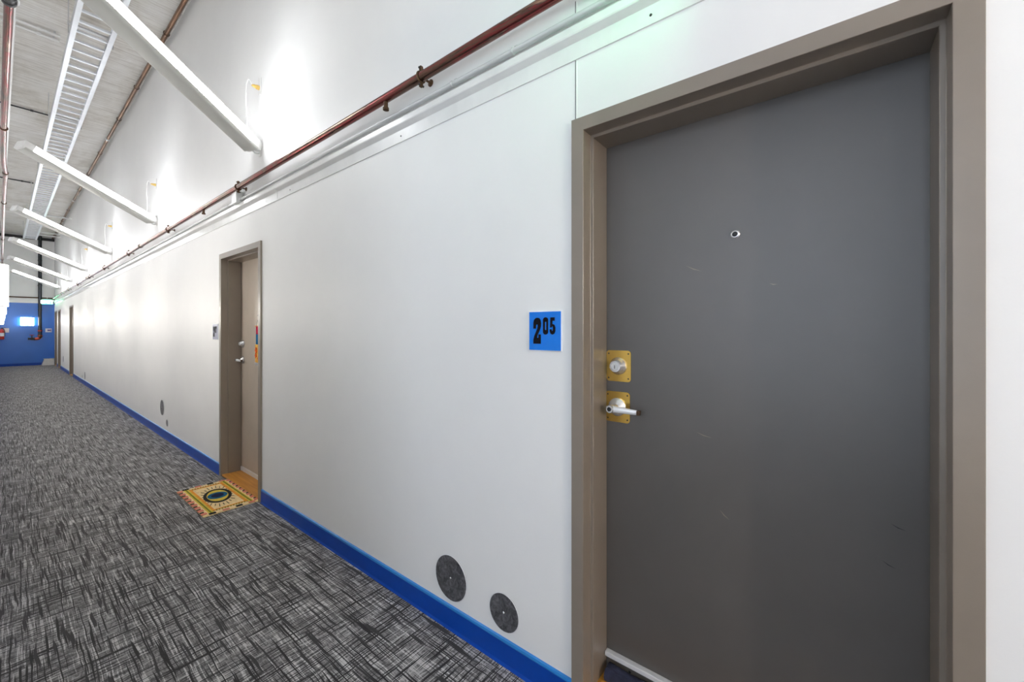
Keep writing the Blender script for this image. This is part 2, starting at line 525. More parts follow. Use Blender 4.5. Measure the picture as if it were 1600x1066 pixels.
# right-hand baseboards between the doors
BASE_LABELS = ['blue vinyl baseboard running behind the viewer beside the nearest door',
               'blue vinyl baseboard between the nearest door and the door with the mat',
               'long blue vinyl baseboard running on beyond the door with the mat',
               'short blue vinyl baseboard beyond the third door',
               'very short blue vinyl baseboard between the two farthest doors',
               'blue vinyl baseboard scrap in the far corner']
edges = [Y0] + [e for d in DOORS for e in d[:2]] + [YE - 0.016]
for i in range(0, len(edges), 2):
    a_, b_ = edges[i], edges[i + 1]
    prof = [(0, 0.0), (-0.016, 0.0), (-0.010, 0.012), (-0.008, 0.095), (0, 0.095)]
    ob = MB().prism(prof, lambda u, v: (A + u, a_, v), lambda u, v: (A + u, b_, v)).build('baseboard_right', M['base_blue'])
    tag(ob, BASE_LABELS[i // 2], 'baseboard', kind='structure')
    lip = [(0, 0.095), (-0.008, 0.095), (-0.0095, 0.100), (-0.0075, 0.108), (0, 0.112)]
    MB().prism(lip, lambda u, v: (A + u, a_, v), lambda u, v: (A + u, b_, v)).build('top_lip', M['lip_highlight'], ob, label='rounded top edge with its caught light painted in lighter blue')

# ------------------------------------------------------------------ doors
def frame_mesh(n_, f_, t_):
    P = [(0.0, 0.01), (0.0, -0.012), (0.0012, -0.0135), (0.0488, -0.0135), (0.050, -0.012), (0.050, 0.042), (0.0515, 0.0435),
         (0.0605, 0.0435), (0.062, 0.045), (0.062, FD), (0.050, FD), (0.050, 0.20), (0.03, 0.20), (0.03, 0.01)]
    n = len(P)
    vs_ = []
    for k in range(4):
        for (wd, dp) in P:
            y = f_ - wd if k < 2 else n_ + wd
            z = 0.0 if k in (0, 3) else t_ - wd
            vs_.append((A + dp, y, z))
    fs = []
    for k in range(3):
        for i in range(n):
            j = (i + 1) % n
            fs.append((k * n + i, k * n + j, (k + 1) * n + j, (k + 1) * n + i))
    fs += [tuple(range(n)), tuple(range(3 * n, 4 * n))]
    return MB().add(vs_, fs)

def rounded_plate(y_c, z_c, wy, hz, r, x0, x1):
    pts = []
    for (sy, sz, t0) in ((1, 1, 0), (-1, 1, 90), (-1, -1, 180), (1, -1, 270)):
        for k in range(5):
            t = radians(t0 + k * 22.5)
            pts.append((y_c + sy * (wy / 2 - r) + r * cos(t), z_c + sz * (hz / 2 - r) + r * sin(t)))
    return MB().prism(pts, lambda u, v: (x0, u, v), lambda u, v: (x1, u, v))

def deadbolt(parent, yc, zc, xf, plate):
    d = None
    body = MB().lathe((xf - 0.003, yc, zc), (-1, 0, 0), [(0, 0.034), (0.004, 0.034), (0.010, 0.030), (0.016, 0.027), (0.030, 0.0235), (0.034, 0.021)], 28)
    if plate:
        p = rounded_plate(yc + 0.0, zc, 0.10, 0.121, 0.012, xf - 0.003, xf).build('deadbolt', M['brass'], parent, 30, 'brass wrap plate with a chrome deadbolt')
        for (sy, sz) in ((-1, 1), (-1, -1), (1, 1), (1, -1)):
            MB().lathe((xf - 0.003, yc + sy * 0.040, zc + sz * 0.048), (-1, 0, 0), [(0, 0.0032), (0.0012, 0.0026)], 10).build('screw', M['dark'], p)
    else:
        p = MB().lathe((xf, yc, zc), (-1, 0, 0), [(0, 0.036), (0.003, 0.036)], 24).build('deadbolt', M['chrome'], parent, 30, 'chrome deadbolt')
    body.build('lock_cylinder', M['chrome'], p, 35)
    MB().lathe((xf - 0.037, yc, zc), (-1, 0, 0), [(0, 0.014), (0.0015, 0.0135)], 18).build('key_plug', M['galv'], p, 35)
    MB().box(xf - 0.0395, xf - 0.037, yc - 0.0012, yc + 0.0012, zc - 0.008, zc + 0.005).build('keyhole', M['dark'], p)
    return p

def lever(parent, yc, zc, xf, plate):
    if plate:
        p = rounded_plate(yc, zc, 0.10, 0.119, 0.012, xf - 0.003, xf).build('lever_handle', M['brass'], parent, 30, 'brass wrap plate with a chrome lever')
        for (sy, sz) in ((-1, 1), (-1, -1), (1, 1), (1, -1)):
            MB().lathe((xf - 0.003, yc + sy * 0.040, zc + sz * 0.047), (-1, 0, 0), [(0, 0.0032), (0.0012, 0.0026)], 10).build('screw', M['dark'], p)
    else:
        p = MB().lathe((xf, yc, zc), (-1, 0, 0), [(0, 0.036), (0.003, 0.036)], 24).build('lever_handle', M['chrome'], parent, 30, 'chrome lever handle')
    MB().lathe((xf - 0.003, yc, zc), (-1, 0, 0), [(0, 0.035), (0.005, 0.035), (0.014, 0.026), (0.022, 0.015), (0.030, 0.0125), (0.050, 0.0125)], 28).build('rose', M['chrome'], p, 35)
    # the lever: a tapering bar with a round hub that carries the key cylinder
    hub = Vector((xf - 0.060, yc + 0.004, zc))
    MB().lathe((hub.x + 0.014, hub.y, hub.z), (-1, 0, 0), [(0, 0.0125), (0.004, 0.0155), (0.020, 0.0155), (0.024, 0.013)], 24).build('hub', M['chrome'], p, 35)
    MB().lathe((hub.x - 0.010, hub.y, hub.z), (-1, 0, 0), [(0, 0.0085), (0.0012, 0.008)], 16).build('key_cylinder', M['dark'], p, 35)
    b = MB()
    st = []
    for t in [i / 8 for i in range(9)]:
        y = hub.y - 0.008 - 0.092 * t
        x = hub.x + 0.003 + 0.010 * t * t
        hw = 0.0125 - 0.0035 * t
        th = 0.0085 - 0.003 * t
        st.append([(x + th * cos(a), y, zc - 0.004 * t + hw * sin(a)) for a in [2 * pi * k / 12 for k in range(12)]])
    vs_ = [q for s_ in st for q in s_]
    fs = [(i * 12 + k, i * 12 + (k + 1) % 12, (i + 1) * 12 + (k + 1) % 12, (i + 1) * 12 + k) for i in range(8) for k in range(12)]
    fs += [tuple(range(12)), tuple(range(96, 108))]
    b.add(vs_, fs).build('lever', M['silver'], p, 40)
    MB().box(hub.x + 0.003, hub.x + 0.020, hub.y - 0.112, hub.y - 0.099, zc - 0.0125, zc + 0.005, 0.003).build('lever_tip', M['brown_metal'], p)
    return p

DOOR_LABELS = ['nearest door, dark taupe steel with brass lock plates, seen almost face on',
               'taupe door with a colourful cloth hanging on it, second along the wall',
               'taupe door third along the white wall, far down the corridor',
               'taupe door just before the last one at the far end',
               'last taupe door, squeezed against the blue end wall']
for i, (n_, f_, t_) in enumerate(DOORS):
    root = empty('door_%d' % (i + 1), DOOR_LABELS[i], 'door', (0, 0, 0), kind='structure')
    frame_mesh(n_, f_, t_).build('frame', M['taupe'], root)
    xf = A + FD
    sill = 0.085 if i == 0 else 0.018
    zb = sill + 0.017
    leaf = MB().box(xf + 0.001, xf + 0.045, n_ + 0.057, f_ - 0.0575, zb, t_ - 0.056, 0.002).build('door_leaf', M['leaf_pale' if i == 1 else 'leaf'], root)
    MB().box(A - 0.004, A + 0.20, n_ + 0.0505, f_ - 0.0505, 0.0, sill, 0.003).build('threshold', M['wood'], root, label='orange varnished wood sill')
    MB().box(xf + 0.012, xf + 0.052, n_ + 0.06, f_ - 0.0605, sill, sill + 0.015).build('bottom_seal', M['dark'], root)
    if i < 2:
        yc = f_ - 0.0505 - 0.062
        deadbolt(root, yc, 1.288, xf + 0.001, i == 0)
        lever(root, yc + 0.004, 1.128, xf + 0.001, i == 0)
        yv = (n_ + f_) / 2
        pp = MB().lathe((xf + 0.001, yv - 0.003, 1.742), (-1, 0, 0), [(0, 0.0145), (0.003, 0.0145), (0.006, 0.0115), (0.007, 0.009)], 24).build('peephole', M['chrome'], root, 35)
        MB().lathe((xf - 0.0058, yv - 0.003, 1.742), (-1, 0, 0), [(0, 0.0085), (0.002, 0.006), (0.003, 0.003)], 18).build('peephole_lens', M['dark'], pp, 60)
    if i == 0:
        MB().box(xf - 0.006, xf + 0.001, n_ + 0.064, f_ - 0.064, 0.092, 0.148, 0.001).build('sweep_plate', M['sweep'], root)
        rd = MB().box(xf - 0.022, xf + 0.001, n_ + 0.064, f_ - 0.064, 0.148, 0.166, 0.003).build('sweep_ridge', M['silver'], root, label='bright aluminium strip across the door foot')
        for k in range(5):
            MB().lathe((xf - 0.006, f_ - 0.16 - k * 0.18, 0.122), (-1, 0, 0), [(0, 0.005), (0.002, 0.004)], 12).build('screw', M['dark'], rd)
    elif i == 1:
        MB().box(xf - 0.010, xf + 0.001, n_ + 0.064, f_ - 0.064, 0.022, 0.062, 0.002).build('sweep_strip', M['silver'], root)

    if i == 0:      # a few scuffs on the nearest door
        for (y0, z0, y1, z1, mt) in ((0.400, 1.655, 0.345, 1.630, 'scuff_pale'), (0.365, 1.075, 0.315, 1.062, 'scuff_pale'), (0.290, 0.825, 0.262, 0.800, 'scuff_pale'),
                                     (-0.128, 0.905, -0.160, 0.893, 'dark'), (-0.110, 0.800, -0.140, 0.785, 'dark'), (0.150, 1.575, 0.128, 1.571, 'scuff_pale')):
            d = Vector((0, y1 - y0, z1 - z0)); nrm = Vector((0, -d.z, d.y)).normalized() * 0.0012
            P0, P1 = Vector((xf + 0.0006, y0, z0)), Vector((xf + 0.0006, y1, z1)); Pm = (P0 + P1) / 2 + nrm * 2
            mk = [P0, Pm + nrm, P1, Pm - nrm]
            MB().add([p[:] for p in mk] + [(p.x + 0.0006, p.y, p.z) for p in mk], [(0, 1, 2, 3), (4, 7, 6, 5), (0, 4, 5, 1), (1, 5, 6, 2), (2, 6, 7, 3), (3, 7, 4, 0)]).build('scuff_mark', M[mt], root)

# dark draught stopper rolled against the foot of the nearest door
ds = empty('draught_stopper', 'rolled dark navy cloth draught stopper lying on the nearest door sill', 'draught stopper', (A + FD - 0.052, 0.25, 0.085))
pts, xs = [], []
for k in range(40):
    t = k / 39
    y = 0.425 - 0.85 * t
    pts.append((0.003 * sin(9 * t) , y, 0.024 + 0.002 * sin(23 * t)))
m_ = MB().tube(pts, 0.023, 16)
vv = []
for (x, y, z) in m_.v:
    s_ = 1 + 0.05 * sin(y * 60 + z * 50) + 0.03 * sin(y * 143)
    vv.append((x * s_, y, max(0.0, 0.023 + (z - 0.023) * s_)))
m_.v = vv
m_.build('roll', M['navy_cloth'], ds, 60)
flap = MB()
fl = [(0.002, 0.044), (0.012, 0.050), (0.024, 0.048), (0.036, 0.040)]
vs_, fs = [], []
for i in range(25):
    y = 0.424 - 0.845 * i / 24
    for (x, z) in fl:
        vs_.append((x, y, z + 0.003 * sin(i * 1.3 + x * 50)))
for i in range(24):
    for k in range(3):
        fs.append((i * 4 + k, i * 4 + k + 1, (i + 1) * 4 + k + 1, (i + 1) * 4 + k))
flap.add(vs_, fs)
fo = flap.build('flap', M['navy_cloth'], ds, 60)
sm = fo.modifiers.new('solid', 'SOLIDIFY'); sm.thickness = 0.004; sm.offset = 0

# ------------------------------------------------------------------ number signs
def S2(u, v):      # photo-crop units to metres on the sign face, u to the right
    return ((u - 466.5) * 0.150 / 563.0, -(v - 567.5) * 0.154 / 705.0)
TWO = [(268, 525), (268, 420), (280, 365), (305, 335), (340, 325), (375, 335), (398, 365), (408, 420), (405, 480), (392, 530), (370, 585), (345, 640),
       (335, 690), (360, 690), (362, 630), (403, 630), (403, 800), (268, 800), (268, 735), (285, 660), (315, 585), (340, 520), (348, 480), (345, 455),
       (335, 445), (322, 455), (316, 480), (316, 525)]
FIVE = [(572, 325), (645, 325), (645, 385), (608, 385), (605, 440), (640, 455), (657, 500), (657, 570), (640, 615), (608, 632), (575, 615), (560, 575),
        (560, 535), (592, 535), (594, 560), (603, 570), (613, 555), (616, 520), (612, 490), (603, 480), (594, 495), (592, 505), (566, 505)]
SEVEN = [(560, 325), (655, 325), (655, 385), (625, 632), (585, 632), (612, 390), (590, 390), (590, 430), (560, 430)]
def stadium(x0, x1, y0, y1, n=6):
    r = (x1 - x0) / 2
    cx = (x0 + x1) / 2
    pts = []
    for (cy, t0) in ((y1 - r, 0), (y0 + r, 180)):
        for k in range(n + 1):
            t = radians(t0 + 180 * k / n)
            pts.append((cx + r * cos(t), cy + r * sin(t)))
    return pts
def number_sign(label, yc, zc, third, face='sign_blue', flabel='blue acrylic face'):
    s = empty('room_number_sign', label, 'sign', (A, yc, zc), group='room number signs')
    MB().box(-0.006, 0, -0.0765, 0.0765, -0.0785, 0.0785, 0.001).build('backing', M['sign_edge'], s)
    MB().box(-0.0085, -0.005, -0.074, 0.074, -0.076, 0.076, 0.0006).build('face', M[face], s, label=flabel)
    f0 = lambda u, v: (-0.0100, -S2(u, v)[0], S2(u, v)[1])
    f1 = lambda u, v: (-0.0080, -S2(u, v)[0], S2(u, v)[1])
    MB().prism(TWO, f0, f1).build('digit', M['black'], s)
    MB().ring(stadium(443, 532, 320, 632), stadium(475, 502, 400, 550), f0, f1).build('digit', M['black'], s)
    MB().prism(third, f0, f1).build('digit', M['black'], s)
number_sign('square blue room sign reading 205 in black beside the nearest door', 0.883, 1.424, FIVE)
number_sign('square pale lavender grey room sign left of the door with the mat', 4.84, 1.408, SEVEN, 'sign_pale', 'pale lavender grey face')

# ------------------------------------------------------------------ round cover plates low on the wall
DISCS = [(1.424, 0.241, 0.106, 'larger round dark steel cover plate low on the wall near the viewer'),
         (1.095, 0.219, 0.080, 'smaller round dark steel cover plate nearest the closest door'),
         (7.026, 0.385, 0.103, 'larger round cover plate beyond the door with the mat'),
         (6.763, 0.215, 0.046, 'tiny round cover plate low on the wall beyond the door with the mat'),
         (15.119, 0.238, 0.103, 'round cover plate just before the third door'),
         (15.652, 0.184, 0.046, 'tiny round cover plate close to the third door'),
         (21.07, 0.399, 0.103, 'round cover plate between the third and fourth doors')]
for (y, z, r, lb) in DISCS:
    d = empty('cover_plate', lb, 'cover plate', (A, y, z), group='round wall cover plates')
    MB().lathe((0, 0, 0), (-1, 0, 0), [(0, r), (0.003, r), (0.0045, r * 0.985)], 40).build('disc', M['grey_disc'], d, 30)
    MB().torus((-0.003, 0, 0), (1, 0, 0), r, 0.0018, 40, 6).build('rim', M['silver'], d, 60)
    MB().lathe((-0.004, 0, 0), (-1, 0, 0), [(0, 0.006), (0.003, 0.004)], 12).build('screw', M['chrome'], d, 40)

# ------------------------------------------------------------------ ledge, conduit and sprinkler pipe on the right wall
lg = empty('trim_1', 'white painted steel ledge running along the wall above the doors', 'trim', (A, 0, 0), kind='structure')
seg = [Y0, -3.0, 0.40 - 1.5, 3.371, 6.4, 9.4, 12.4, 15.4, 18.4, 21.4, YE - 0.05]
for k in range(len(seg) - 1):
    a_, b_ = seg[k] + 0.002, seg[k + 1] - 0.002
    prof = [(0, 2.438), (-0.006, 2.438), (-0.0065, 2.500), (-0.028, 2.517), (-0.030, 2.522), (-0.030, 2.548), (-0.027, 2.552), (0, 2.552)]
    s_ = MB().prism(prof, lambda u, v: (u, a_, v), lambda u, v: (u, b_, v)).build('ledge_length', M['ledge'], lg)
    nsc = max(2, int((b_ - a_) / 0.95))
    for q in range(nsc):
        y = a_ + 0.22 + (b_ - a_ - 0.44) * q / (nsc - 1)
        MB().lathe((-0.0062, y, 2.468), (-1, 0, 0), [(0, 0.005), (0.002, 0.004)], 10).build('screw', M['dark'] if y < 3.4 else M['galv'], s_)

def elbow_box(parent, y):
    bx = MB().box(A - 0.058, A - 0.004, y - 0.055, y + 0.055, 2.55, 2.65, 0.004).build('junction_box', M['galv'], parent)
    MB().box(A - 0.061, A - 0.058, y - 0.058, y + 0.058, 2.547, 2.653, 0.001).build('cover', M['galv'], bx)
    for s in (-1, 1):
        MB().cyl((A - 0.022, y + s * 0.055, 2.582), (A - 0.022, y + s * 0.085, 2.582), 0.016, n=16).build('connector', M['galv'], bx, 40)
cd = empty('conduit', 'thin galvanised conduit clipped to the wall just above the white ledge', 'conduit', (0, 0, 0))
MB().cyl((A - 0.022, Y0, 2.582), (A - 0.022, 4.09, 2.582), 0.0115, n=16).build('tube', M['galv'], cd, 40)
MB().cyl((A - 0.022, 4.20, 2.582), (A - 0.022, YE, 2.582), 0.0115, n=16).build('tube', M['galv'], cd, 40)
elbow_box(cd, 4.145)
for y in (-2.4, 0.20, 1.03, 1.39, 3.93, 4.40, 6.2, 8.1, 10.0, 12.0, 14.0, 16.0, 18.0, 20.0, 22.0, 24.0):
    st = MB().torus((A - 0.022, y, 2.582), (0, 1, 0), 0.0125, 0.003, 20, 6).build('strap', M['galv'], cd, 60)
    MB().box(A - 0.005, A, y - 0.007, y + 0.007, 2.592, 2.616).build('strap_tab', M['galv'], st)
    MB().lathe((A - 0.005, y, 2.608), (-1, 0, 0), [(0, 0.004), (0.003, 0.003)], 10).build('screw', M['dark'], st)

PZ, PX, PR = 2.665, A - 0.062, 0.0225
sp = empty('sprinkler_pipe', 'reddish brown sprinkler pipe running along the white wall above the doors', 'pipe', (0, 0, 0))
for (a_, b_) in ((Y0, 1.85), (1.85, 8.0), (8.0, 14.0), (14.0, YE)):
    MB().cyl((PX, a_, PZ), (PX, b_, PZ), PR, n=20).build('pipe_length', M['pipe'], sp, 40)
for y in (8.0, 14.0):
    MB().lathe((PX, y - 0.035, PZ), (0, 1, 0), [(0, 0.026), (0.01, 0.029), (0.06, 0.029), (0.07, 0.026)], 20).build('coupling', M['brown_metal'], sp, 40)
def pipe_clamp(parent, y, x=PX, z=PZ, r=PR, wx=A):
    c = MB().torus((x, y, z), (0, 1, 0), r + 0.003, 0.004, 24, 8).build('clamp', M['brown_metal'], parent, 60)
    MB().box(x - 0.008, x + 0.008, y - 0.007, y + 0.007, z + r, z + r + 0.030, 0.002).build('lug', M['brown_metal'], c)
    MB().cyl((x - 0.014, y, z + r + 0.020), (x + 0.014, y, z + r + 0.020), 0.005, n=8).build('bolt', M['dark'], c)
    MB().box(x - 0.008, x + 0.008, y - 0.007, y + 0.007, z - r - 0.026, z - r, 0.002).build('lug', M['brown_metal'], c)
    MB().cyl((x - 0.014, y, z - r - 0.018), (x + 0.016, y, z - r - 0.018), 0.005, n=8).build('bolt', M['dark'], c)
    MB().cyl((x + r, y, z), (wx, y - 0.0, z), 0.006, n=10).build('rod', M['brown_metal'], c)
    MB().lathe((wx, y, z), (-1, 0, 0), [(0, 0.018), (0.004, 0.018), (0.008, 0.010)], 16).build('flange', M['brown_metal'], c, 40)
for y in (-3.2, -0.9, 1.571, 4.031, 6.40, 8.9, 11.4, 13.6, 16.0, 18.4, 20.8, 23.2):
    pipe_clamp(sp, y)
for y in (1.862, 5.0):      # short capped drain stubs
    sb = MB().lathe((PX, y, PZ - 0.015), (0, 0, -1), [(0, 0.011), (0.035, 0.011), (0.036, 0.016), (0.048, 0.016), (0.050, 0.012)], 14).build('drain_stub', M['brown_metal'], sp, 35)

# pipe tucked in the corner of wall and ceiling
cp = empty('ceiling_corner_pipe', 'brown sprinkler pipe tucked in the corner where white wall meets concrete ceiling', 'pipe', (0, 0, 0))
for (a_, b_) in ((Y0, 7.0), (7.0, 11.0), (11.0, 17.0), (17.0, YE)):
    MB().cyl((A - 0.06, a_, ZC - 0.055), (A - 0.06, b_, ZC - 0.055), 0.024, n=18).build('pipe_length', M['pipe_brown'], cp, 40)
for y in (7.0, 11.0, 17.0):
    MB().lathe((A - 0.06, y - 0.04, ZC - 0.055), (0, 1, 0), [(0, 0.028), (0.01, 0.034), (0.07, 0.034), (0.08, 0.028)], 18).build('coupling', M['galv'], cp, 40)
for y in (6.5, 8.3, 9.8, 12.0, 13.8, 15.6, 18.5, 20.5, 22.5):
    MB().torus((A - 0.06, y, ZC - 0.055), (0, 1, 0), 0.030, 0.004, 20, 6).build('clamp', M['brown_metal'], cp, 60)

# ------------------------------------------------------------------ pipe run over the left wall
LZ = 3.70
lp = empty('overhead_pipe', 'reddish sprinkler pipe with a jog, hung high along the left wall', 'pipe', (0, 0, 0))
path = [(0.030, 4.45), (0.022, 5.8), (0.012, 7.3), (0.013, 8.5), (0.016, 8.9), (0.034, 9.4), (0.030, 9.9), (0.020, 11.8), (0.012, 16.4), (0.004, 22.0), (0.002, YE)]
MB().tube([(x, y, LZ) for x, y in path], 0.024, 18).build('pipe_length', M['pipe'], lp, 40)
MB().tube([(0.036, Y0, LZ), (0.030, 4.45, LZ)], 0.024, 18).build('pipe_length', M['pipe'], lp, 40)
for y in (4.42,):
    cpl = MB().lathe((0.030, y - 0.05, LZ), (0, 1, 0), [(0, 0.026), (0.006, 0.036), (0.03, 0.036), (0.034, 0.031), (0.066, 0.031), (0.07, 0.036), (0.094, 0.036), (0.10, 0.026)], 20).build('coupling', M['dark'], lp, 40)
    for s in (-1, 1):
        MB().cyl((0.030 + s * 0.040, y - 0.03, LZ), (0.030 + s * 0.040, y + 0.03, LZ), 0.008, n=8).build('bolt', M['galv'], cpl)
MB().lathe((0.032, 9.40, LZ), (0, 1, 0), [(-0.05, 0.026), (-0.04, 0.031), (0.04, 0.031), (0.05, 0.026)], 18).build('coupling', M['brown_metal'], lp, 40)
for (x, y) in ((0.013, 7.3), (0.021, 11.6), (0.011, 16.3), (0.005, 21.0)):
    c = MB().torus((x, y, LZ), (0, 1, 0), 0.028, 0.005, 22, 8).build('hanger_ring', M['brown_metal'], lp, 60)
    MB().cyl((x, y, LZ + 0.028), (x, y, ZC), 0.005, n=8).build('hanger_rod', M['galv'], c)
o = MB().tube([(0.052, Y0, LZ + 0.12), (0.052, 5.0, LZ + 0.12), (0.034, 9.0, LZ + 0.12), (0.012, 16.0, LZ + 0.12), (0.0, YE, LZ + 0.12)], 0.014, 12).build('white_conduit', M['white_metal'], None, 40)
tag(o, 'thin white conduit following just above the left overhead pipe', 'conduit')

# ------------------------------------------------------------------ ceiling crossings
for k, (y, x0, x1, mt, r, lb) in enumerate([
        (7.67, XL, 0.46, 'white_metal', 0.013, 'nearer of the two white conduits crossing the concrete ceiling to the tray'),
        (7.81, XL, 0.46, 'white_metal', 0.013, 'farther of the two white conduits crossing the concrete ceiling to the tray'),
        (10.65, XL, 0.50, 'dark', 0.012, 'dark joint modelled as a thin pipe crossing the concrete ceiling behind the nearest long tube light'),  # ceiling panel joint, built as a thin dark tube
        (15.90, XL, 0.50, 'dark', 0.014, 'dark joint modelled as a pipe crossing the ceiling above the second tube light'),  # another ceiling joint built as a dark tube
        (18.3, 0.80, A, 'galv', 0.018, 'grey conduit crossing from the tray to the right wall'),
        (21.6, 0.80, A, 'white_metal', 0.014, 'nearer white conduit leaving the far end of the tray'),
        (22.3, 0.80, A, 'white_metal', 0.014, 'farther white conduit leaving the far end of the tray')]):
    z = ZC - 0.03 if y < 18 else 4.83
    root = empty('ceiling_conduit', lb, 'conduit', (0, y, z), group='conduits crossing the ceiling')
    MB().cyl((x0, 0, 0), (x1, 0, 0), r, n=12).build('tube', M[mt], root, 40)
    xm = x0 + (x1 - x0) * 0.68
    MB().lathe((xm - 0.02, 0, 0), (1, 0, 0), [(0, r), (0.002, r * 1.5), (0.038, r * 1.5), (0.04, r)], 12).build('coupling', M[mt], root, 40)
    if y < 18:
        for xx in (x0 + 0.05, x1 - 0.05):
            MB().box(xx - 0.008, xx + 0.008, -r * 1.6, r * 1.6, r * 0.6, 0.03).build('clip', M['galv'], root)

# ------------------------------------------------------------------ cable tray
tr = empty('cable_tray', 'white ladder cable tray hung under the concrete ceiling along the corridor', 'cable tray', (0, 0, 4.73))
TX0, TX1, TY0, TY1 = 0.470, 0.800, -2.0, 23.0
def rail(x, s):
    prof = [(0, 0), (s * 0.042, 0), (s * 0.042, 0.005), (s * 0.005, 0.005), (s * 0.005, 0.095), (s * 0.032, 0.095), (s * 0.032, 0.100), (0, 0.100)]
    return MB().prism(prof, lambda u, v: (x + u, TY0, v), lambda u, v: (x + u, TY1, v))
rail(TX0, 1).build('side_rail', M['tray'], tr)
rail(TX1, -1).build('side_rail', M['tray'], tr)
rung = MB().prism([(-0.014, 0.026), (-0.014, 0.006), (-0.012, 0.004), (0.012, 0.004), (0.014, 0.006), (0.014, 0.026)],
                  lambda u, v: (TX0 + 0.004, u, v), lambda u, v: (TX1 - 0.004, u, v)).mesh('rung', M['tray'])
k = 0
y = 2.9
while y < TY1 - 0.05:
    ro = bpy.data.objects.new('rung', rung); COL.objects.link(ro)
    ro.parent = tr; ro.location = (0, y, 0)
    y += 0.2286
for y in (3.6, 6.65, 9.7, 12.75, 15.8, 18.85, 21.9):
    h = MB().box(TX0 - 0.02, TX1 + 0.02, y - 0.02, y + 0.02, 0.105, 0.125).build('hanger_bar', M['galv'], tr)
    for x in (TX0 - 0.012, TX1 + 0.012):
        MB().cyl((x, y, 0.0), (x, y, ZC - 4.73), 0.005, n=8).build('hanger_rod', M['galv'], h)
for y in (4.5, 7.55, 10.6, 13.65, 16.7, 19.75):
    for x, s in ((TX0, -1), (TX1, 1)):
        sp_ = MB().box(min(x, x + s * 0.004), max(x, x + s * 0.004), y - 0.12, y + 0.12, 0.02, 0.08).build('splice_plate', M['galv'], tr)

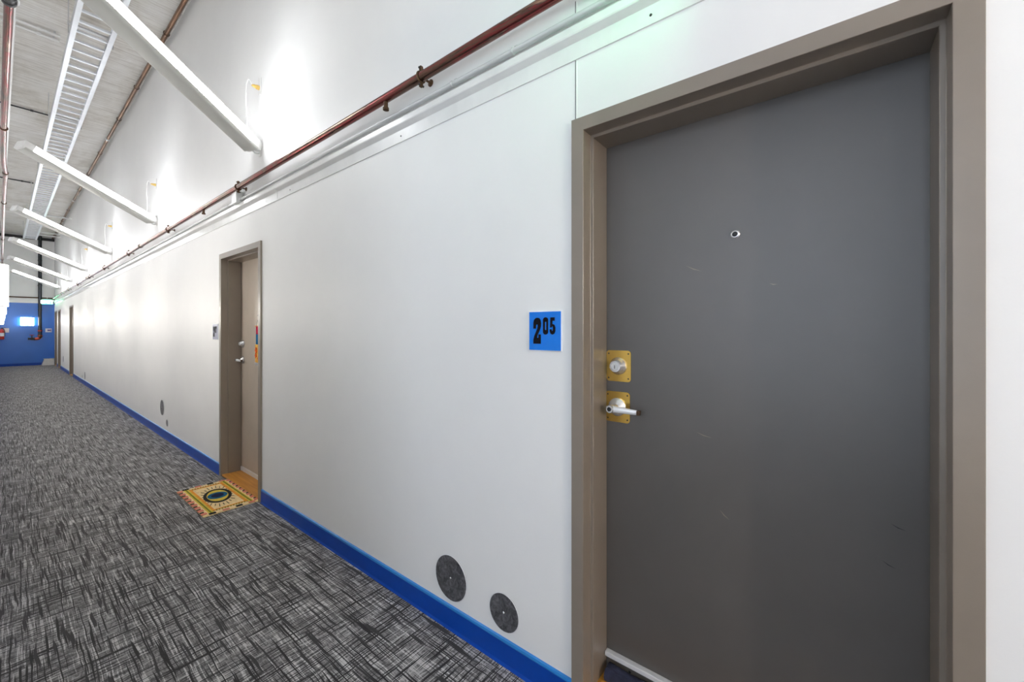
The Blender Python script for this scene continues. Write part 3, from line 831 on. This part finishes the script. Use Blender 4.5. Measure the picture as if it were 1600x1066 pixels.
# ------------------------------------------------------------------ tilted tube lights
YAW, PITCH, LEN = radians(26), radians(20), 1.40
RM = Matrix.Rotation(pi + YAW, 3, 'Z') @ Matrix.Rotation(-PITCH, 3, 'Y')
BR = Vector((-0.045, 0.0, -0.02))          # end of the body relative to the bracket at the wall
def L2W(mb):
    mb.v = [tuple(RM @ Vector((p[0], p[1] * 1.18 - 0.011, p[2] * 1.1)) + BR) for p in mb.v]
    return mb
def tube_light(label):
    root = empty('tube_light', label, 'light', (A, 0, 2.90), group='tilted tube lights along the corridor')
    S = [(-0.060, 0.022), (-0.0585, 0.011), (-0.053, 0.004), (-0.043, 0.0), (0.043, 0.0), (0.053, 0.004), (0.0585, 0.011), (0.060, 0.022)]
    inner = [(y * 0.95, max(z, 0.003) + 0.001) for y, z in reversed(S)]
    prof = S + [(0.056, 0.022), (0.05, 0.009), (-0.05, 0.009), (-0.056, 0.022)]
    L2W(MB().prism(prof, lambda u, v: (0.03, u, v), lambda u, v: (LEN - 0.02, u, v))).build('pan', M['fixture'], root, 40)
    # side diffusers
    for s in (-1, 1):
        pr = [(s * 0.0595, 0.020), (s * 0.0615, 0.026), (s * 0.0610, 0.068), (s * 0.057, 0.084), (s * 0.054, 0.082), (s * 0.056, 0.024)]
        L2W(MB().prism(pr, lambda u, v: (0.105, u, v), lambda u, v: (LEN - 0.085, u, v))).build('diffuser', M['lens'], root)
    L2W(MB().box(0.09, LEN - 0.07, -0.036, 0.036, 0.040, 0.046)).build('lamp', M['lamp'], root)
    for s in (-1, 1):
        pr = [(s * 0.057, 0.083), (s * 0.057, 0.090), (s * 0.040, 0.090), (s * 0.038, 0.046), (s * 0.041, 0.046), (s * 0.043, 0.083)]
        L2W(MB().prism(pr, lambda u, v: (0.105, u, v), lambda u, v: (LEN - 0.085, u, v))).build('rim', M['fixture'], root)
    # end caps: the body closes and sweeps up
    for (t0, t1, up) in ((0.105, 0.0, 0.020), (LEN - 0.085, LEN, 0.004)):
        full = S + [(0.0605, 0.080), (0.055, 0.090), (-0.055, 0.090), (-0.0605, 0.080)]
        mb = MB()
        st = []
        for q in range(7):
            t = q / 6
            lift = up * t * t
            sc = 1.0 - 0.04 * t * t
            st += [(t0 + (t1 - t0) * t, y * sc, z + lift * (1 - z / 0.090)) for (y, z) in full]
        n = len(full)
        fs = [(i * n + k, i * n + (k + 1) % n, (i + 1) * n + (k + 1) % n, (i + 1) * n + k) for i in range(6) for k in range(n)]
        fs += [tuple(range(n)), tuple(range(6 * n, 7 * n))]
        L2W(mb.add(st, fs)).build('end_cap', M['white_metal'], root, 40)
    # wall bracket: plate and J hook
    br = MB().box(-0.006, 0, -0.018, 0.018, -0.03, 0.10, 0.002).build('bracket', M['white_metal'], root)
    MB().tube([(-0.004, 0, 0.0), (-0.02, 0, -0.012), (-0.045, -0.004, -0.014), (-0.075, -0.018, 0.004)], 0.006, 8).build('hook', M['galv'], br, 60)
    # brass fitting on a small box with the supply cord
    bp_ = MB().box(-0.010, 0, -0.020, 0.020, 0.48, 0.62, 0.003).build('supply_box', M['white_metal'], root)
    MB().lathe((-0.010, 0.0, 0.535), (-1, 0, 0), [(0, 0.018), (0.02, 0.018), (0.022, 0.014), (0.040, 0.013), (0.045, 0.009), (0.055, 0.008)], 16).build('brass_connector', M['brass_dull'], bp_, 35)
    ends = RM @ Vector((0.075, 0, 0.088)) + BR
    c = [(-0.062, 0.0, 0.535), (-0.085, 0.0, 0.568), (-0.098, 0.002, 0.545), (-0.104, 0.004, 0.48), (-0.106, 0.0, 0.38), (-0.100, -0.004, 0.28), (-0.098, -0.01, 0.20), (-0.108, -0.02, 0.13), tuple(ends)]
    # smooth the cord
    P = [Vector(p) for p in c]
    out = []
    for i in range(len(P) - 1):
        p0, p1, p2, p3 = P[max(i - 1, 0)], P[i], P[i + 1], P[min(i + 2, len(P) - 1)]
        for q in range(5):
            t = q / 5
            out.append(0.5 * ((2 * p1) + (p2 - p0) * t + (2 * p0 - 5 * p1 + 4 * p2 - p3) * t * t + (3 * p1 - p0 - 3 * p2 + p3) * t ** 3))
    out.append(P[-1])
    MB().tube(out, 0.0042, 8).build('cord', M['white_cloth'], root, 60)
    return root
LIGHT_LABELS = ['nearest tilted white tube light, biggest in view, its cord on a brass fitting',
                'second tilted white tube light, crossing in front of the cable tray',
                'third tilted tube light, just below the far part of the tray',
                'fourth tilted tube light down the corridor', 'fifth tilted tube light, next to last before the end wall',
                'sixth and farthest tilted tube light, close to the blue end wall',
                'tube light above the nearest door, out of the picture', 'tube light behind the viewer']
LY = [3.72 + 3.62 * i for i in range(6)] + [0.10, -3.52]
proto = tube_light(LIGHT_LABELS[0])
for i, y in enumerate(LY):
    t = proto if i == 0 else copy_tree(proto)
    t.location = (A, y, 2.90)
    t['label'] = LIGHT_LABELS[i]

# ------------------------------------------------------------------ sconces
def sconce(label):
    root = empty('wall_sconce', label, 'sconce', (0, 0, 0), group='white wall sconces')
    MB().box(0, 0.012, -0.15, 0.15, -0.11, 0.11, 0.002).build('back_plate', M['white_metal'], root)
    n = 24
    out, inn = [], []
    for k in range(n + 1):
        t = k / n
        y = -0.17 + 0.34 * t
        rib = 0.0022 * (1 if k % 2 else -1)
        x = 0.012 + 0.098 * (1 - abs(2 * t - 1) ** 5) + rib
        out.append((x, y))
    poly = out + [(0.010, 0.17), (0.010, -0.17)]
    vs_ = []
    m = len(out)
    ring0 = [(x, y, -0.155) for x, y in out] + [(x, y, 0.155) for x, y in out]
    fs = [(k, k + 1, m + k + 1, m + k) for k in range(m - 1)]
    sh = MB().add(ring0, fs).build('shade', M['shade'], root, label='glowing white pleated shade')
    so = sh.modifiers.new('solid', 'SOLIDIFY'); so.thickness = 0.003; so.offset = -1
    for z in (-0.155, 0.152):
        MB().prism(poly, lambda u, v: (u * 0.985, v, z), lambda u, v: (u * 0.985, v, z + 0.003)).build('end_plate', M['white_metal'], root)
    return root
SC = [('nearest glowing white sconce at the left picture edge', (XL, 5.0, 1.765), 0.0)]
for k_, w_ in enumerate(('second', 'third', 'fourth', 'fifth', 'sixth', 'seventh', 'eighth')):
    SC.append(('%s glowing white sconce along the left wall counted from the viewer' % w_, (XL, 7.5 + 2.5 * k_, 1.765), 0.0))
SC += [
      ('glowing white sconce mounted on the blue end wall', (0.62, YE - 0.004, 1.745), -pi / 2),
      ('added sconce on the white wall closing the corridor behind the viewer', (0.62, Y0, 1.765), pi / 2)]  # out of view, added to light the nearest door's left jamb
p0 = sconce(SC[0][0])
for i, (lb, loc, rz) in enumerate(SC):
    s = p0 if i == 0 else copy_tree(p0)
    s.location = loc; s.rotation_euler = (0, 0, rz); s['label'] = lb

# bare-bulb lamp on the left wall behind the viewer: it rakes across the nearest door
wl = empty('wall_lamp', 'wall lamp with a bare round bulb on the left wall behind the viewer', 'lamp', (XL, -3.30, 2.0))
MB().lathe((0, 0, 0), (1, 0, 0), [(0, 0.06), (0.012, 0.06), (0.020, 0.045), (0.024, 0.025)], 24).build('base', M['white_metal'], wl, 40)
MB().lathe((0.020, 0, 0), (1, 0, 0), [(0, 0.020), (0.045, 0.020), (0.048, 0.016)], 18).build('socket', M['brass_dull'], wl, 40)
MB().lathe((0.058, 0, 0), (1, 0, 0), [(0.0, 0.014), (0.02, 0.034), (0.045, 0.050), (0.07, 0.053), (0.095, 0.045), (0.112, 0.024), (0.118, 0.004)], 16).build('bulb', M['bulb'], wl, 60)

# ------------------------------------------------------------------ exit signs
def text_obj(name, body, size, mat, parent, loc, rot):
    cu = bpy.data.curves.new(name, 'FONT')
    cu.body = body; cu.size = size; cu.align_x = 'CENTER'; cu.align_y = 'CENTER'; cu.extrude = 0.001
    cu.materials.append(mat)
    tmp = bpy.data.objects.new(name, cu)
    me = bpy.data.meshes.new_from_object(tmp)
    bpy.data.objects.remove(tmp); bpy.data.curves.remove(cu)
    t = bpy.data.objects.new(name, me)
    COL.objects.link(t)
    t.parent = parent; t.location = loc; t.rotation_euler = rot
    return t
def exit_sign(label, loc, rz, faces):
    e = empty('exit_sign', label, 'exit sign', loc, group='green exit signs')
    e.rotation_euler = (0, 0, rz)
    MB().box(-0.15, 0.15, -0.018, 0.018, -0.09, 0.09, 0.004).build('housing', M['white_metal'], e)
    for s in faces:
        MB().box(-0.142, 0.142, min(s * 0.018, s * 0.0205), max(s * 0.018, s * 0.0205), -0.082, 0.082).build('face', M['exit_green'], e, label='lit green face')
        text_obj('lettering', 'EXIT', 0.17, M['exit_white'], e, (0, s * 0.022, -0.003), (pi / 2, 0, 0 if s < 0 else pi))
    MB().tube([(0, 0, 0.09), (0, 0, 0.20), (0.01, 0, 0.215), (A - loc[0], 0, 0.215)], 0.010, 10).build('stem', M['white_metal'], e)
    return e
exit_sign('lit green exit sign above the last doors at the blue end wall', (A - 0.215, YE - 0.45, 2.525), 0, (-1,))
exit_sign('lit green exit sign jutting from the wall above the nearest door', (A - 0.26, 0.29, 2.66), 0, (1,))

# ------------------------------------------------------------------ end wall: standpipe, valve, signs, extinguisher, box
stp = empty('standpipe', 'black vertical fire standpipe with red hose valve on the blue end wall', 'standpipe', (0.945, YE - 0.10, 1.17))
MB().cyl((0, 0, 0.02), (0, 0, ZC - 1.17), 0.052, n=24).build('riser', M['black_pipe'], stp, 40)
MB().lathe((0, 0, -0.02), (0, 0, 1), [(0, 0.052), (0.0, 0.066), (0.055, 0.066), (0.056, 0.053)], 24).build('coupling', M['orange_red'], stp, 40)
MB().lathe((0, 0, 0.19), (0, 0, 1), [(0, 0.054), (0.0, 0.063), (0.04, 0.063), (0.041, 0.054)], 24).build('coupling', M['red'], stp, 40)
MB().lathe((0.0, -0.05, -0.03), (0, -1, 0), [(0, 0.03), (0.03, 0.055), (0.05, 0.03)], 16).build('drain_cap', M['brown_metal'], stp, 40)
ebw = []
for q in range(9):
    t = q / 8 * pi / 2
    ebw.append((-0.09 * (1 - cos(t)), 0, -0.02 - 0.09 * sin(t)))
MB().tube(ebw + [(-0.14, 0, -0.11)], 0.050, 20).build('elbow', M['orange_red'], stp, 40)
hv = MB().lathe((-0.13, 0, -0.11), (-1, 0, 0), [(0, 0.058), (0.03, 0.058), (0.032, 0.042), (0.06, 0.05), (0.10, 0.05), (0.12, 0.036), (0.15, 0.036), (0.151, 0.045), (0.18, 0.045)], 20).build('hose_valve', M['dark'], stp, 40)
MB().cyl((-0.21, 0, -0.07), (-0.21, 0, 0.04), 0.014, n=12).build('stem', M['brown_metal'], hv, 40)
MB().torus((-0.21, 0, 0.04), (0, 0, 1), 0.055, 0.010, 22, 8).build('handwheel', M['red'], hv, 60)
for z in (2.2, 3.2, 4.2):
    MB().box(-0.06, 0.06, -0.012, 0.098, z - 1.17 - 0.015, z - 1.17 + 0.015, 0.003).build('wall_clamp', M['dark'], stp)

o = MB().cyl((XL, YE - 0.05, 2.70), (A - 0.02, YE - 0.05, 2.70), 0.022, n=14).build('end_wall_pipe', M['brown_metal'], None, 40)
tag(o, 'dark horizontal pipe along the end wall above the white band', 'pipe')

sg = empty('wall_notice', 'small pale sign with violet print on the blue wall right of the standpipe', 'sign', (1.175, YE - 0.006, 1.395))
MB().box(-0.085, 0.085, -0.005, 0.002, -0.075, 0.075, 0.001).build('panel', M['paper'], sg)
MB().box(-0.03, 0.045, -0.007, -0.004, -0.03, 0.03).build('print', M['lilac_print'], sg)
MB().box(0.05, 0.07, -0.007, -0.004, -0.05, 0.05).build('print', M['lilac_print'], sg)
sg = empty('wall_notice', 'small white notice with grey lines beside the fire extinguisher', 'sign', (0.105, YE - 0.006, 1.395))
MB().box(-0.065, 0.065, -0.005, 0.002, -0.085, 0.085, 0.001).build('panel', M['paper'], sg)
for z in (-0.045, 0.0, 0.045):
    MB().box(-0.045, 0.045, -0.007, -0.004, z - 0.009, z + 0.009).build('print_line', M['galv'], sg)

fe = empty('fire_extinguisher', 'red fire extinguisher hung on the end wall at the left picture edge', 'fire extinguisher', (-0.005, YE - 0.085, 1.05))
MB().lathe((0, 0, 0), (0, 0, 1), [(0, 0.05), (0.01, 0.062), (0.30, 0.062), (0.35, 0.050), (0.38, 0.022), (0.40, 0.020)], 24).build('cylinder', M['red'], fe, 40)
MB().lathe((0, 0, 0.12), (0, 0, 1), [(0, 0.0625), (0.0, 0.0635), (0.13, 0.0635), (0.13, 0.0625)], 24).build('label_band', M['paper'], fe, 40)
vl = MB().lathe((0, 0, 0.40), (0, 0, 1), [(0, 0.018), (0.04, 0.016)], 14).build('valve', M['dark'], fe, 40)
MB().box(-0.012, 0.10, -0.010, 0.010, 0.435, 0.450, 0.003).build('grip', M['dark'], vl)
MB().tube([(0.01, -0.02, 0.42), (0.05, -0.045, 0.40), (0.072, -0.045, 0.30), (0.070, -0.035, 0.12)], 0.010, 10).build('hose', M['dark'], fe, 60)
MB().box(-0.03, 0.03, 0.045, 0.081, 0.20, 0.42).build('wall_hook', M['dark'], fe)

wb = empty('cardboard_box', 'white cardboard box with slanted side on the floor in the far corner', 'box', (1.14, YE - 0.26, 0.0))
poly = [(-0.16, 0.0), (0.17, 0.0), (0.17, 0.25), (-0.09, 0.25)]
MB().prism(poly, lambda u, v: (u, -0.15, v), lambda u, v: (u, 0.16, v)).build('carton', M['card'], wb)
MB().prism([(-0.10, 0.251), (0.04, 0.251), (0.03, 0.258), (-0.11, 0.258)], lambda u, v: (u, -0.16, v), lambda u, v: (u, 0.16, v)).build('flap', M['card'], wb)
MB().prism([(0.05, 0.251), (0.18, 0.251), (0.18, 0.258), (0.045, 0.258)], lambda u, v: (u, -0.16, v), lambda u, v: (u, 0.16, v)).build('flap', M['card'], wb)

# ------------------------------------------------------------------ doormat (u toward the wall, v along the corridor)
MC = Vector((1.142, 4.108, 0.0))
dm = empty('doormat', 'yellow and orange tufted doormat with a dark eye motif before the second door', 'doormat', MC)
HU, HV = 0.196, 0.378
MB().box(-HU, HU, -HV, HV, 0.0, 0.010, 0.003).build('pile', M['mat_cream'], dm)
def strip(name, u0, u1, v0, v1, mat, h=0.0125):
    return MB().box(u0, u1, v0, v1, 0.009, h).build(name, M[mat], dm)
# woven stripes along both short ends of the pattern (parallel to the wall)
for s in (-1, 1):
    def st(a, b, mat, h=0.0125):
        strip('stripe', min(s * a, s * b), max(s * a, s * b), -0.345, 0.345, mat, h)
    st(0.122, 0.132, 'mat_yellow'); st(0.132, 0.144, 'mat_green'); st(0.144, 0.152, 'mat_yellow')
    strip('stripe', min(s * 0.104, s * 0.122), max(s * 0.104, s * 0.122), -0.325, 0.325, 'mat_orange')
    strip('stripe', -0.104, 0.104, min(s * 0.300, s * 0.312), max(s * 0.300, s * 0.312), 'mat_orange')
    for k in range(13):
        u = -0.115 + k * 0.0192
        strip('stitch', u - 0.0055, u + 0.0055, min(s * 0.318, s * 0.330), max(s * 0.318, s * 0.330), 'mat_green')
    # tufts along the ends
    for k in range(9):
        v = -0.335 + k * 0.0838
        strip('tuft', min(s * 0.163, s * 0.199), max(s * 0.163, s * 0.199), v - 0.020, v + 0.020, 'mat_pink', 0.0135)
        strip('tuft', min(s * 0.172, s * 0.198), max(s * 0.172, s * 0.198), v + 0.030, v + 0.046, 'mat_dark', 0.0130) if k < 8 else None
    for k in range(4):
        u = -0.135 + k * 0.09
        strip('tuft', u - 0.022, u + 0.022, min(s * 0.352, s * 0.380), max(s * 0.352, s * 0.380), 'mat_pink' if k % 2 else 'mat_dark', 0.0130)
def lens_shape(a, b, n=32, p=1.0):
    """pointed oval: long axis u with half length a, half width b along v"""
    pts = []
    for k in range(n):
        t = 2 * pi * k / n
        pts.append((a * cos(t), b * (abs(sin(t)) ** p) * (1 if sin(t) >= 0 else -1)))
    return pts
ROT = radians(-8)
def flat(z):
    return lambda u, v: (u * cos(ROT) - v * sin(ROT), u * sin(ROT) + v * cos(ROT), z)
MB().ring(lens_shape(0.097, 0.175), lens_shape(0.074, 0.148), flat(0.009), flat(0.0135)).build('eye_outline', M['mat_dark'], dm)
MB().prism(lens_shape(0.0735, 0.1475), flat(0.009), flat(0.0125)).build('eye_white', M['mat_yellow'], dm)
MB().prism(lens_shape(0.070, 0.082), flat(0.010), flat(0.0138)).build('iris', M['mat_blue'], dm)
MB().prism(lens_shape(0.044, 0.050), flat(0.010), flat(0.0146)).build('pupil', M['mat_navy'], dm)
for k in range(24):
    t = 2 * pi * k / 24 + 0.1
    r0, r1 = 1.18, 1.42 + 0.12 * (k % 2)
    c0 = Vector((0.080 * cos(t) * r0, 0.178 * sin(t) * r0, 0)); c1 = Vector((0.080 * cos(t) * r1, 0.178 * sin(t) * r1, 0))
    if abs(c1.x) > 0.102: c1 *= 0.102 / abs(c1.x)
    if (c1.length <= c0.length + 0.005): continue
    n_ = (c1 - c0).normalized().cross(Vector((0, 0, 1))) * 0.0022
    MB().prism([(c0 + n_)[:2], (c1 + n_)[:2], (c1 - n_)[:2], (c0 - n_)[:2]], flat(0.009), flat(0.0122)).build('ray', M['mat_dark'], dm)

# ------------------------------------------------------------------ cloth hanging on the second door
hb = empty('hanging_cloth', 'narrow red, blue and orange cloth banner hung on the second door', 'banner', (A + FD + 0.001, 4.155, 1.06))
def cloth_piece(name, z0, z1, hw, mat, sw):
    vs_, fs = [], []
    nu, nv = 10, 6
    for j in range(nv + 1):
        for i in range(nu + 1):
            u = -hw + 2 * hw * i / nu
            vs_.append((-0.014 - 0.006 * sin(u * 60 + sw) , u, z0 + (z1 - z0) * j / nv))
    for j in range(nv):
        for i in range(nu):
            a = j * (nu + 1) + i
            fs.append((a, a + 1, a + nu + 2, a + nu + 1))
    ob = MB().add(vs_, fs).build(name, M[mat], hb, 60)
    s = ob.modifiers.new('solid', 'SOLIDIFY'); s.thickness = 0.004; s.offset = 0
    return ob
cloth_piece('red_patch', 0.325, 0.400, 0.085, 'cl_red', 0.0)
cloth_piece('blue_patch', 0.230, 0.325, 0.087, 'cl_blue', 0.0)
yp = cloth_piece('yellow_patch', 0.060, 0.230, 0.098, 'cl_yellow', 0.0)
for (u, z, r) in ((0.05, 0.175, 0.030), (-0.03, 0.15, 0.034), (0.06, 0.125, 0.022), (0.0, 0.10, 0.022)):
    pts = []
    for k in range(20):
        t = 2 * pi * k / 20
        rr = r * (0.75 + 0.25 * cos(5 * t))
        pts.append((u + rr * cos(t), z + rr * sin(t)))
    MB().prism(pts, lambda a, b: (-0.024, a, b), lambda a, b: (-0.017, a, b)).build('flower', M['cl_orange'], yp)
for k in range(8):
    u = -0.09 + k * 0.0257
    MB().cyl((-0.014, u, 0.062), (-0.014, u, 0.035), 0.006, 0.004, 8).build('tassel', M['paper'], yp)
MB().cyl((-0.014, -0.09, 0.402), (-0.014, 0.09, 0.402), 0.006, n=10).build('rod', M['wood'], hb)
MB().tube([(-0.014, 0.08, 0.405), (-0.012, 0.0, 0.50), (-0.014, -0.08, 0.405)], 0.0025, 6).build('string', M['white_cloth'], hb)
MB().lathe((0, 0.0, 0.50), (-1, 0, 0), [(0, 0.014), (0.006, 0.014), (0.008, 0.006), (0.022, 0.006), (0.024, 0.009)], 14).build('hook', M['dark'], hb, 40)
